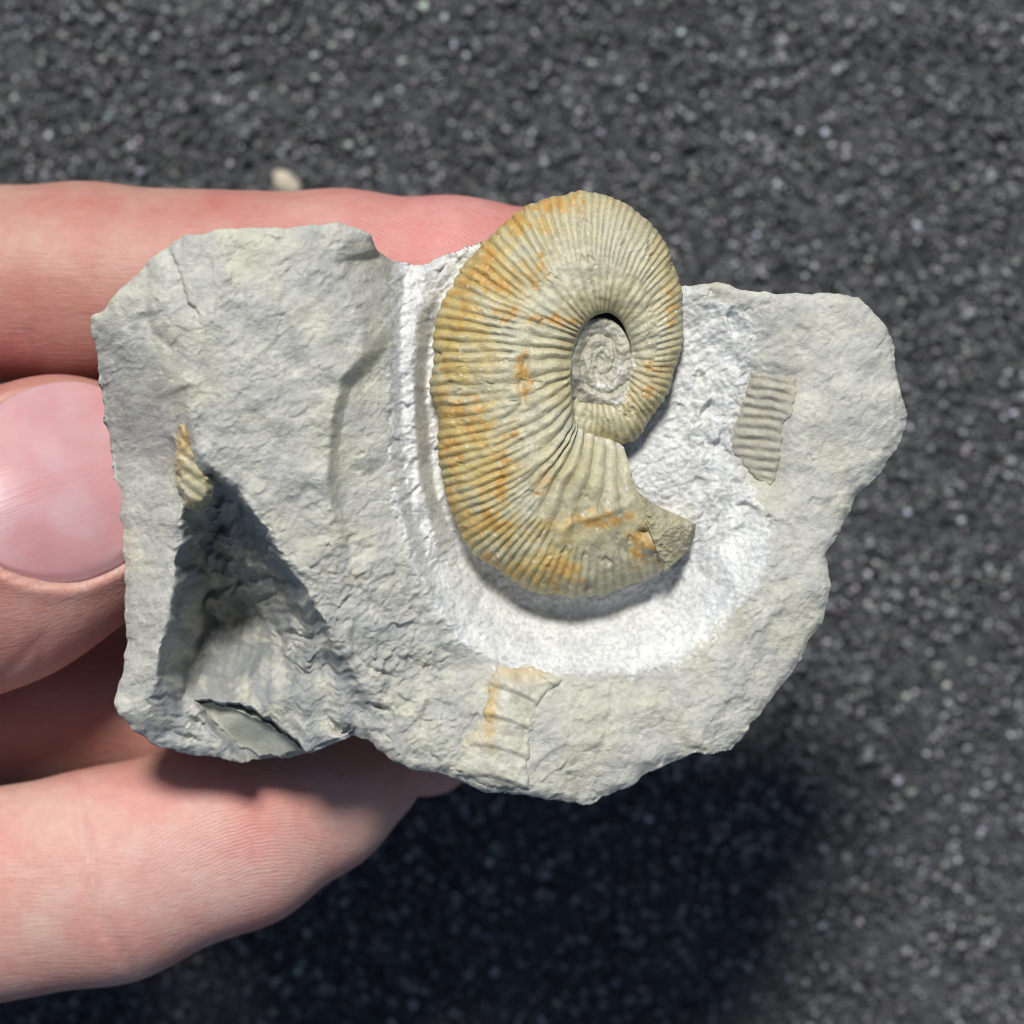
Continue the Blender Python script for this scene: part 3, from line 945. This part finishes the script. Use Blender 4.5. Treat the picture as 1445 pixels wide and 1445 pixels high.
    z -= 16 * np.exp(-((np.mod(A - math.radians(246) + math.pi, 2 * math.pi) - math.pi) / math.radians(34)) ** 4) * sstep(0.6, 0.84, Rr)
    z -= 62 * gap
    z += fbm(ux, uy, 22, 3, 43, 0.5) * 7 + fbm(ux, uy, 6, 2, 47) * 0.8
    z += 0.6 * np.cos(A * 26 + turn * 2) * sstep(0.5, 0.8, Rr) * bulge
    W = np.array([(x_ - CX) * (DC + 45) / DC for x_ in ux.ravel()]); Wy = np.array([(CY - y_) * (DC + 45) / DC for y_ in uy.ravel()])
    nb_ = fbm(ux, uy, 14, 4, 49, 0.6)
    ci = np.tile(np.array([0.44, 0.425, 0.345]), (*A.shape, 1))
    ci = blend(ci, np.array([0.52, 0.50, 0.42]), np.clip(0.2 + nb_ * 1.3, 0, 0.8))
    ring = np.exp(-((Rr - 0.78) / 0.045) ** 2) * ((A > math.radians(235)) | (A < math.radians(20))) * sstep(-0.1, 0.25, nb_)
    ring = np.maximum(ring, np.exp(-((Rr - 0.46) / 0.06) ** 2) * ((A > math.radians(255)) & (A < math.radians(345))) * sstep(-0.2, 0.2, nb_))
    ci = blend(ci, np.array([0.76, 0.75, 0.72]), 0.8 * ring)
    iw = mesh_obj('inner_whorl', np.column_stack([W, Wy, z.ravel()]), grid_faces(na, nr)[:, ::-1], SHELL, amm, colors=np.clip(ci.reshape(-1, 3), 0.01, 0.9))
    iw['label'] = 'grey worn inner whorls sunk in the umbilicus'

    # broken end of the body chamber filled with sediment
    nu, nv = 70, 110
    uu = np.linspace(0, 1, nu); vv = np.linspace(0, 1, nv)
    Uu, Vv = np.meshgrid(uu, vv, indexing='ij')
    tl, tr, br, bl = (900,700), (962,720), (984,764), (936,808)
    tl = (884,640)
    ex = (1-Uu)*(1-Vv)*895 + Uu*(1-Vv)*930 + Uu*Vv*978 + (1-Uu)*Vv*938
    ey = (1-Uu)*(1-Vv)*690 + Uu*(1-Vv)*716 + Uu*Vv*772 + (1-Uu)*Vv*806
    ex = ex + Uu * (1 - np.abs(2 * Vv - 1)) * 34
    ey = ey - Uu * (1 - np.abs(2 * Vv - 1)) * 6
    z = -2 + 4 * np.sin(math.pi * Vv) - 52 * Uu ** 1.3 - 60 * np.clip(Vv - 0.55, 0, 1) ** 1.4 - 70 * np.clip(Uu - 0.85, 0, 1) * 6 - 5 * np.exp(-(Uu / 0.06) ** 2)
    z += fbm(ex, ey, 22, 4, 53, 0.6, True) * 6 + fbm(ex, ey, 6, 2, 57) * 2
    nb_ = fbm(ex, ey, 20, 4, 59, 0.6)
    cp = np.tile(np.array([0.38, 0.345, 0.225]), (*ex.shape, 1))
    cp = blend(cp, np.array([0.46, 0.43, 0.33]), np.clip(0.3 + nb_ * 1.3 + 0.5 * (Uu - 0.5), 0, 0.85))
    wv = np.stack([(ex - CX) * (DC - z) / DC, (CY - ey) * (DC - z) / DC, z], 2)
    ap = mesh_obj('broken_aperture', wv.reshape(-1, 3), grid_faces(nu, nv)[:, ::-1], ROCK, amm, colors=cp.reshape(-1, 3))
    ap['label'] = 'rough olive grey broken mouth of the ammonite'
build_ammonite(specimen)

# ------------------------------------------------------------------ other fossil pieces in the stone
def patch(name, label, poly, zfun, cfun, mat, parent, step=1.6, lift=2.0, soft=5.0, base=None):
    poly = [tuple(p) for p in poly]
    zc = bilinear(HS, np.array([P(p[0], p[1], 0)[0] for p in poly]), np.array([P(p[0], p[1], 0)[1] for p in poly])).mean()
    pad = 6
    x0, x1 = min(p[0] for p in poly) - pad, max(p[0] for p in poly) + pad
    y0, y1 = min(p[1] for p in poly) - pad, max(p[1] for p in poly) + pad
    gx_, gy_ = np.meshgrid(np.arange(x0, x1, step), np.arange(y0, y1, step), indexing='ij')
    s = signed(gx_, gy_, poly) + fbm(gx_, gy_, 14, 3, 63) * 5
    wx, wy = (gx_ - CX) * (DC - zc) / DC, (CY - gy_) * (DC - zc) / DC
    zb = bilinear(blur(HZ, 5) if base is None else base, wx, wy)
    z = zb + zfun(gx_, gy_, s)
    z = z + lift - 22 * (1 - sstep(-soft, soft, s))
    keep = s > -5
    cell = keep[:-1, :-1] & keep[1:, :-1] & keep[:-1, 1:] & keep[1:, 1:]
    ny = gx_.shape[1]
    ci, cj = np.nonzero(cell); a = ci * ny + cj
    F = np.stack([a, a + 1, a + ny + 1, a + ny], 1)
    used = np.unique(F); rm = np.full(gx_.size, -1); rm[used] = np.arange(len(used))
    V = np.stack([wx, wy, z], 2).reshape(-1, 3)[used]
    c = cfun(gx_, gy_, s).reshape(-1, 3)[used]
    o = mesh_obj(name, V, rm[F], mat, parent, colors=np.clip(c, 0.01, 0.9))
    o['label'] = label
    return o

def tone(c, gx_, gy_, seed, k=0.5, alt=None):
    n = fbm(gx_, gy_, 22, 4, seed, 0.6)[..., None]
    c = np.array(c)[None, None]
    a = c * 1.2 if alt is None else np.array(alt)[None, None]
    w = np.clip(0.3 + n * 1.4, 0, 1) * k * 2
    return c * (1 - np.clip(w, 0, 1)) + a * np.clip(w, 0, 1)

# ribbed cast on the right face
def imp_z(x, y, s):
    v = (y - 0.14 * (x - 1050) - 0.0012 * (x - 1075) ** 2 + 0.0006 * (y - 600) * (x - 1075)) / 14.2
    return -5.5 + 4.4 * (rib_wave(v + 0.25 * fbm(x, y, 40, 2, 221), 0.8) - 0.4) * np.clip(0.9 + 1.1 * fbm(x, y, 30, 3, 223), 0.2, 1.4) * sstep(-2, 12, s) * (1 - 0.45 * sstep(1075, 1125, x)) + fbm(x, y, 16, 3, 67) * 2
patch('ribbed_cast', 'small grey ribbed ammonite cast with level ribs', IMP, imp_z,
      lambda x, y, s: tone((0.40, 0.385, 0.315), x, y, 69, 0.4, (0.47, 0.455, 0.385)), ROCK, specimen, lift=0.0, soft=4.0, base=blur(HZ0, 5))

# chambered fragment at the lower edge
FRG = [(704,931),(735,934),(765,941),(800,953),(806,962),(786,972),(768,988),(760,1006),(753,1036),(752,1075),(752,1119),(716,1119),(690,1116),(662,1104),(640,1088),(646,1060),(660,1030),(676,1010),(684,972),(694,940)]
def frg_z(x, y, s):
    # overlapping septa: each chamber rises to the lower right then steps down
    v = (y - 0.32 * (x - 700) - 0.004 * (x - 715) ** 2 - 925) / 43.0
    saw = v - np.floor(v)
    return 4 + 4.5 * sstep(0, 1, saw) * saw - 3 * sstep(0.86, 1.0, saw) + 8 * sstep(0, 40, s) - 3 + fbm(x, y, 18, 3, 73) * 2.5 - 10 * np.exp(-(dist_poly(x, y, [(752,1040),(752,1122)], False) / 3) ** 2)
def frg_c(x, y, s):
    c = tone((0.505, 0.488, 0.392), x, y, 77, 0.5, (0.53, 0.525, 0.46))
    w = np.exp(-((x - 692 - 0.0 * (y - 1000)) / 11) ** 2) * sstep(945, 965, y) * (1 - sstep(1020, 1075, y)) * np.clip(0.7 + fbm(x, y, 15, 3, 79) * 1.6, 0, 1)
    w = np.maximum(w, 0.55 * np.exp(-(((x - 735) / 40) ** 2 + ((y - 946) / 16) ** 2)))
    w = np.maximum(w, 0.3 * np.exp(-(((x - 668) / 14) ** 2 + ((y - 1040) / 16) ** 2)))
    return c * (1 - w[..., None] * 0.85) + np.array([0.55, 0.36, 0.12]) * w[..., None] * 0.85
patch('chambered_fragment', 'cream chambered shell fragment with an orange streak at the lower edge', FRG, frg_z, frg_c, SHELL, specimen, lift=1.0, soft=10.0)

# small ribbed fragment beside the hollow
LFR = [(264,588),(273,606),(281,640),(298,674),(300,688),(291,710),(277,720),(264,712),(254,686),(252,652),(256,620)]
def lfr_z(x, y, s):
    v = (y - 0.75 * (x - 260)) / 21.0
    return 3 + 3.8 * (rib_wave(v, 0.8) - 0.5) * sstep(-2, 8, s) + 5 * sstep(0, 16, s) + fbm(x, y, 20, 2, 87) * 2
def lfr_c(x, y, s):
    c = tone((0.47, 0.42, 0.25), x, y, 83, 0.5, (0.56, 0.52, 0.36))
    w = np.exp(-(((x - 270) / 12) ** 2 + ((y - 620) / 22) ** 2)) * 0.8
    return c * (1 - w[..., None]) + np.array([0.52, 0.33, 0.12]) * w[..., None]
patch('ribbed_fragment', 'small yellowish ribbed shell fragment above the dark hollow', LFR, lfr_z, lfr_c, SHELL, specimen, lift=1.0, soft=7.0,
      base=56 - 0.36 * (PY - 600))

# smooth shell mould in the lower left hollow
MLD = [(276,992),(300,993),(334,1002),(366,1016),(396,1034),(418,1050),(432,1062),(400,1070),(362,1071),(332,1056),(306,1032),(286,1011)]
patch('shell_mould', 'smooth grey-green curved shell mould under the dark hollow', MLD,
      lambda x, y, s: 3.0 - 0.12 * np.clip(y - 996 - 0.44 * (x - 282), 0, 80),
      lambda x, y, s: tone((0.36, 0.37, 0.315), x, y, 89, 0.3, (0.42, 0.42, 0.36)), SHELL, specimen, lift=3.0, soft=2.0, base=blur(HS - 38 * arcin, 2.5))

# ------------------------------------------------------------------ hand (signed distance body, one continuous skin)
def hp(px, py, z):
    return P(px, py, z)

def build_hand():
    VX = 9.0
    x = np.arange(-1750, 240, VX); y = np.arange(-760, 560, VX); z = np.arange(-760, 60, VX)
    X, Y, Z = np.meshgrid(x.astype(np.float32), y.astype(np.float32), z.astype(np.float32), indexing='ij')
    def cone(a, b, ra, rb, fz=1.0):
        a = np.array(a, np.float32); b = np.array(b, np.float32)
        bx, by, bz = (b - a); bz /= fz
        L = bx * bx + by * by + bz * bz
        ax, ay, az = X - a[0], Y - a[1], (Z - a[2]) / fz
        h = np.clip((ax * bx + ay * by + az * bz) / L, 0, 1)
        return np.sqrt((ax - bx * h) ** 2 + (ay - by * h) ** 2 + (az - bz * h) ** 2) - (ra + (rb - ra) * h)
    def smin(a, b, k):
        h = np.clip(0.5 + 0.5 * (b - a) / k, 0, 1)
        return b + (a - b) * h - k * h * (1 - h)
    def chain(pts, k=30, fz=1.0):
        d = None
        for (p, ra), (q, rb) in zip(pts[:-1], pts[1:]):
            c = cone(p, q, ra, rb, fz)
            d = c if d is None else smin(d, c, k)
        return d
    # fingers: knuckle -> middle joint -> end joint -> tip (positions from the picture at their own depth)
    index = chain([(hp(-560,520,-420),165),(hp(-180,402,-350),156),(hp(120,400,-325),148),(hp(480,398,-290),134),(hp(640,402,-290),128),(hp(752,398,-296),112)], 30, 0.95)
    lower = chain([(hp(-620,1200,-380),178),(hp(-120,1282,-320),165),(hp(150,1236,-300),158),(hp(330,1172,-322),146),(hp(440,1115,-360),128),(hp(500,1078,-390),110)], 30, 0.76)
    inner = chain([(hp(-600,900,-520),165),(hp(-100,985,-480),150),(hp(250,985,-500),138),(hp(470,1010,-490),112),(hp(600,1045,-470),88)], 30, 0.92)
    thumb = chain([(hp(-900,1260,-360),250),(hp(-480,1000,-215),205),(hp(-200,858,-172),196),(hp(-20,766,-186),204),(hp(80,716,-206),197)], 50, 0.80)
    little = chain([(hp(-640,1400,-560),160),(hp(-200,1380,-640),130),(hp(60,1250,-640),110)], 30)
    palm = smin(smin(cone(hp(-900,800,-520), hp(-700,1150,-540), 270, 280, 0.62), cone(hp(-1250,1000,-560), hp(-800,620,-500), 300, 210, 0.62), 90),
                cone(hp(-1300,1050,-560), hp(-1900,1150,-560), 290, 250, 0.75), 90)
    d = np.minimum(smin(index, inner, 6), smin(lower, thumb, 6))
    d = smin(d, little, 6)
    d = smin(d, palm, 110)
    d = np.minimum(d, smin(thumb, palm, 90))
    # surface nets
    nx, ny, nz = d.shape
    s = d < 0
    c = [s[i:nx - 1 + i, j:ny - 1 + j, k:nz - 1 + k] for i in (0, 1) for j in (0, 1) for k in (0, 1)]
    cnt = sum(q.astype(np.int8) for q in c)
    act = (cnt > 0) & (cnt < 8)
    I, J, K = np.nonzero(act)
    corner = {(i, j, k): d[I + i, J + j, K + k] for i in (0, 1) for j in (0, 1) for k in (0, 1)}
    acc = np.zeros((len(I), 3)); n = np.zeros(len(I))
    for ax in range(3):
        for o1 in (0, 1):
            for o2 in (0, 1):
                p = [0, 0, 0]; oth = [a for a in range(3) if a != ax]
                p[oth[0]] = o1; p[oth[1]] = o2
                q = list(p); q[ax] = 1
                da, db = corner[tuple(p)], corner[tuple(q)]
                m = (da < 0) != (db < 0)
                tt = np.where(m, da / np.where(m, da - db, 1), 0)
                pos = np.tile(np.array(p, float), (len(I), 1)); pos[:, ax] = tt
                acc += pos * m[:, None]; n += m
    v = np.stack([I, J, K], 1) + acc / n[:, None]
    v = np.stack([x[0] + v[:, 0] * VX, y[0] + v[:, 1] * VX, z[0] + v[:, 2] * VX], 1)
    vid = np.full(act.shape, -1); vid[I, J, K] = np.arange(len(I))
    faces = []
    for ax in range(3):
        a, b = [q for q in range(3) if q != ax]
        sl0 = [slice(None)] * 3; sl1 = [slice(None)] * 3
        sl0[ax] = slice(0, -1); sl1[ax] = slice(1, None)
        ch = s[tuple(sl0)] != s[tuple(sl1)]
        E = np.stack(np.nonzero(ch), 1)
        ok = (E[:, a] > 0) & (E[:, b] > 0) & (E[:, a] < d.shape[a] - 1) & (E[:, b] < d.shape[b] - 1)
        E = E[ok]
        first = s[E[:, 0], E[:, 1], E[:, 2]]
        def cellid(oa, ob):
            q = E.copy(); q[:, a] += oa; q[:, b] += ob
            return vid[q[:, 0], q[:, 1], q[:, 2]]
        f = np.stack([cellid(-1, -1), cellid(0, -1), cellid(0, 0), cellid(-1, 0)], 1)
        flip = first if ax != 1 else ~first
        f = np.where(flip[:, None], f, f[:, ::-1])
        faces.append(f)
    F = np.concatenate(faces)
    F = F[(F >= 0).all(1)]
    # relax the net a little
    e = np.concatenate([F[:, [0, 1]], F[:, [1, 2]], F[:, [2, 3]], F[:, [3, 0]]])
    e = np.concatenate([e, e[:, ::-1]])
    for lam in (0.5, -0.4, 0.5, -0.4, 0.5):
        a_ = np.zeros_like(v); c_ = np.bincount(e[:, 0], minlength=len(v))
        for q in range(3):
            a_[:, q] = np.bincount(e[:, 0], weights=v[e[:, 1], q], minlength=len(v))
        v = v + lam * (a_ / np.maximum(c_, 1)[:, None] - v)
    px, py = to_px(v[:, 0], v[:, 1], v[:, 2])
    facing = v[:, 2]
    # nail bed sunk in the thumb, joint creases
    top = sstep(-150, -110, v[:, 2])
    na, nb = nail_uv(v[:, 0], v[:, 1])
    pw = np.where(na < 0, 1.7, 2.6)
    inr = (np.abs(na) ** pw + np.abs(nb) ** pw) ** (1 / pw)
    bed = sstep(1.05, 0.93, inr) * top
    drop = 15 * bed
    fold = np.exp(-((inr - 1.09) / 0.07) ** 2) * sstep(0.9, 0.5, na) * sstep(-130, -100, v[:, 2])
    drop -= 6 * fold
    up = sstep(-330, -260, v[:, 2])
    for line, dep, wd in (([(108,1120),(122,1200),(140,1290),(190,1372)], 7, 9), ([(-190,1150),(-180,1400)], 8, 12),
                          ([(40,470),(60,520)], 4, 10), ([(150,270),(140,400)], 2, 12), ([(-40,1000),(60,900),(55,1080)], 4, 8)):
        drop += dep * np.exp(-(dist_poly(px, py, line, False) / wd) ** 2) * (up if py.mean() else up)
    v[:, 2] -= drop
    # tint
    n = len(v)
    c = np.tile(np.array([0.56, 0.305, 0.235]), (n, 1))
    def blend(c, colr, w):
        return c * (1 - w[:, None]) + np.array(colr) * w[:, None]
    bl = lambda cx, cy, rx, ry: np.exp(-(((px - cx) / rx) ** 2 + ((py - cy) / ry) ** 2))
    c = blend(c, (0.72, 0.30, 0.275), np.clip(bl(640, 330, 220, 110) * 0.9 + bl(320, 420, 160, 120) * 0.4, 0, 1))
    c = blend(c, (0.66, 0.40, 0.31), np.clip(bl(60, 350, 130, 60) * 0.7, 0, 1))
    c = blend(c, (0.62, 0.22, 0.19), np.clip(bl(20, 480, 90, 60) * 0.6 + bl(90, 915, 90, 40) * 0.6, 0, 1))
    c = blend(c, (0.66, 0.36, 0.30), np.clip(bl(300, 1220, 180, 120) * 0.6, 0, 1))
    c = blend(c, (0.66, 0.32, 0.27), np.clip(bl(330, 1290, 120, 60) * 0.6, 0, 1))
    c = blend(c, (0.58, 0.36, 0.25), np.clip(bl(30, 1330, 160, 90) * 0.6, 0, 1))
    # pale palm side, lower finger's colour lightened to offset weak light; thumb pad
    c = blend(c, (0.90, 0.55, 0.47), np.clip(sstep(1060, 1120, py) * 0.55, 0, 1))
    c = blend(c, (0.74, 0.43, 0.36), np.clip(bl(100, 860, 120, 80) * 0.6, 0, 1))
    c = blend(c, (0.86, 0.58, 0.47), np.clip(np.exp(-((inr - 1.05) / 0.035) ** 2) * top * 0.7, 0, 1))
    # ridges
    d1 = np.hypot(px - 400, (py - 1420) * 1.0)
    a1 = bl(380, 1175, 170, 110) * (py > 1010)
    d2 = (py - 330) * 0.85 - (px - 600) * 0.45
    a2 = bl(640, 320, 190, 80) * 0.8
    phase = np.where(py > 700, d1, d2) * (2 * math.pi / 5.2)
    amount = np.where(py > 700, a1, a2)
    o = mesh_obj('hand', v, F, SKIN, None, colors=np.clip(c * np.array([0.83, 0.83, 0.86]), 0, 0.9), extra={'ridge_phase': phase, 'ridge_amount': amount})
    o['label'] = 'bare hand gripping the grey fossil stone, thumb at its edge and fingers beneath'
    o['category'] = 'hand'
    return o

# thumb nail frame: centre, axis and half sizes (steps, in plan)
NAIL_C = P(68, 684, -45)[:2]
NA = math.radians(20)
NAX = np.array([math.cos(NA), math.sin(NA)]); NBX = np.array([-math.sin(NA), math.cos(NA)])
NL, NW = 140.0, 146.0
def nail_uv(x, y):
    dx, dy = x - NAIL_C[0], y - NAIL_C[1]
    return (dx * NAX[0] + dy * NAX[1]) / NL, (dx * NBX[0] + dy * NBX[1]) / NW

hand = build_hand()

def build_nail(parent):
    # plate that follows the thumb top: cast down on the skin, smoothed into a clean arch
    na, nb = 90, 70
    A, B = np.meshgrid(np.sin(np.linspace(-0.5, 0.5, na) * math.pi), np.linspace(-1, 1, nb), indexing='ij')
    Bc = B * np.where(A < 0, np.clip(1 - np.abs(A) ** 1.7, 0.0004, 1) ** (1 / 1.7), np.clip(1 - np.abs(A) ** 2.6, 0.0004, 1) ** (1 / 2.6))
    x = NAIL_C[0] + A * NL * NAX[0] + Bc * NW * NBX[0]
    y = NAIL_C[1] + A * NL * NAX[1] + Bc * NW * NBX[1]
    dg = bpy.context.evaluated_depsgraph_get()
    ob = parent
    from mathutils.bvhtree import BVHTree
    bv = BVHTree.FromObject(ob, dg)
    z = np.empty(A.shape)
    for i in range(na):
        for j in range(nb):
            h = bv.ray_cast(Vector((x[i, j] * U, y[i, j] * U, 0.05)), Vector((0, 0, -1)))
            z[i, j] = h[0].z / U if h[0] is not None else np.nan
    # fit a smooth quadratic arch to the cast heights
    ok = ~np.isnan(z)
    M_ = np.stack([np.ones_like(A), A, Bc, A * A, A * Bc, Bc * Bc, Bc ** 4], 2)
    cf, *_ = np.linalg.lstsq(M_[ok], z[ok], rcond=None)
    zz = M_ @ cf + 13.0
    rim = np.maximum(np.abs(B), np.maximum(-A, 0))
    zz = zz - 5 * sstep(0.88, 1.0, np.abs(B)) - 6 * sstep(0.85, 1.0, -A)
    base = np.array([0.60, 0.375, 0.385])
    c = np.tile(base, (*A.shape, 1))
    nv = fbm((A * 140 + 500), (B * 146 + 500), 90, 3, 201)
    w = np.clip(0.35 + nv * 1.5 + 0.5 * B ** 2 + 0.4 * sstep(0.1, 0.8, A), 0, 1) * 0.5
    c = c * (1 - w[..., None]) + np.array([0.60, 0.255, 0.245]) * w[..., None]
    w = sstep(-0.72, -0.86, A + 0.12 * B * B)
    c = c * (1 - 0.4 * w[..., None]) + np.array([0.70, 0.52, 0.50]) * 0.4 * w[..., None]
    w = sstep(0.83, 0.88, A - 0.06 * B * B)
    c = c * (1 - w[..., None]) + np.array([0.72, 0.62, 0.48]) * w[..., None]
    top = np.stack([x, y, zz], 2); bot = top - np.array([0, 0, 7.0])
    n = na * nb
    V = np.concatenate([top.reshape(-1, 3), bot.reshape(-1, 3)])
    F = grid_faces(na, nb)
    Fb = F[:, ::-1] + n
    ids = np.arange(n).reshape(na, nb)
    ring = np.concatenate([ids[:, 0], ids[-1, 1:], ids[-2::-1, -1], ids[0, -2:0:-1]])
    side = np.stack([ring, np.roll(ring, -1), np.roll(ring, -1) + n, ring + n], 1)
    o = mesh_obj('thumbnail', V, np.concatenate([F, Fb, side[:, ::-1]]), NAIL, parent, colors=np.concatenate([c.reshape(-1, 3)] * 2))
    o['label'] = 'glossy pink thumbnail'
build_nail(hand)

# ------------------------------------------------------------------ pale pebble on the paving
def build_pebble():
    p = P(404, 259, GROUND_Z + 14)
    nu, nv = 24, 14
    a = np.linspace(0, 2 * math.pi, nu, endpoint=False); b = np.linspace(0.02, math.pi - 0.02, nv)
    A, B = np.meshgrid(a, b, indexing='ij')
    r = 1 + 0.16 * fbm(np.cos(A) * np.sin(B) * 40 + 50, np.sin(A) * np.sin(B) * 40 + np.cos(B) * 30, 30, 3, 97)
    ca, sa = math.cos(-0.7), math.sin(-0.7)
    lx = 30 * r * np.cos(A) * np.sin(B); ly = 19 * r * np.sin(A) * np.sin(B); lz = 15 * r * np.cos(B)
    V = np.stack([p[0] + lx * ca - ly * sa, p[1] + lx * sa + ly * ca, p[2] + lz], 2).reshape(-1, 3)
    i = np.arange(nu)[:, None] * nv + np.arange(nv - 1)[None]
    j = ((np.arange(nu) + 1) % nu)[:, None] * nv + np.arange(nv - 1)[None]
    F = np.stack([i.ravel(), i.ravel() + 1, j.ravel() + 1, j.ravel()], 1)
    o = mesh_obj('pebble', V, F, PEBBLE)
    o['label'] = 'small pale beige pebble lying on the dark paving beside the index finger'
    o['category'] = 'pebble'
build_pebble()
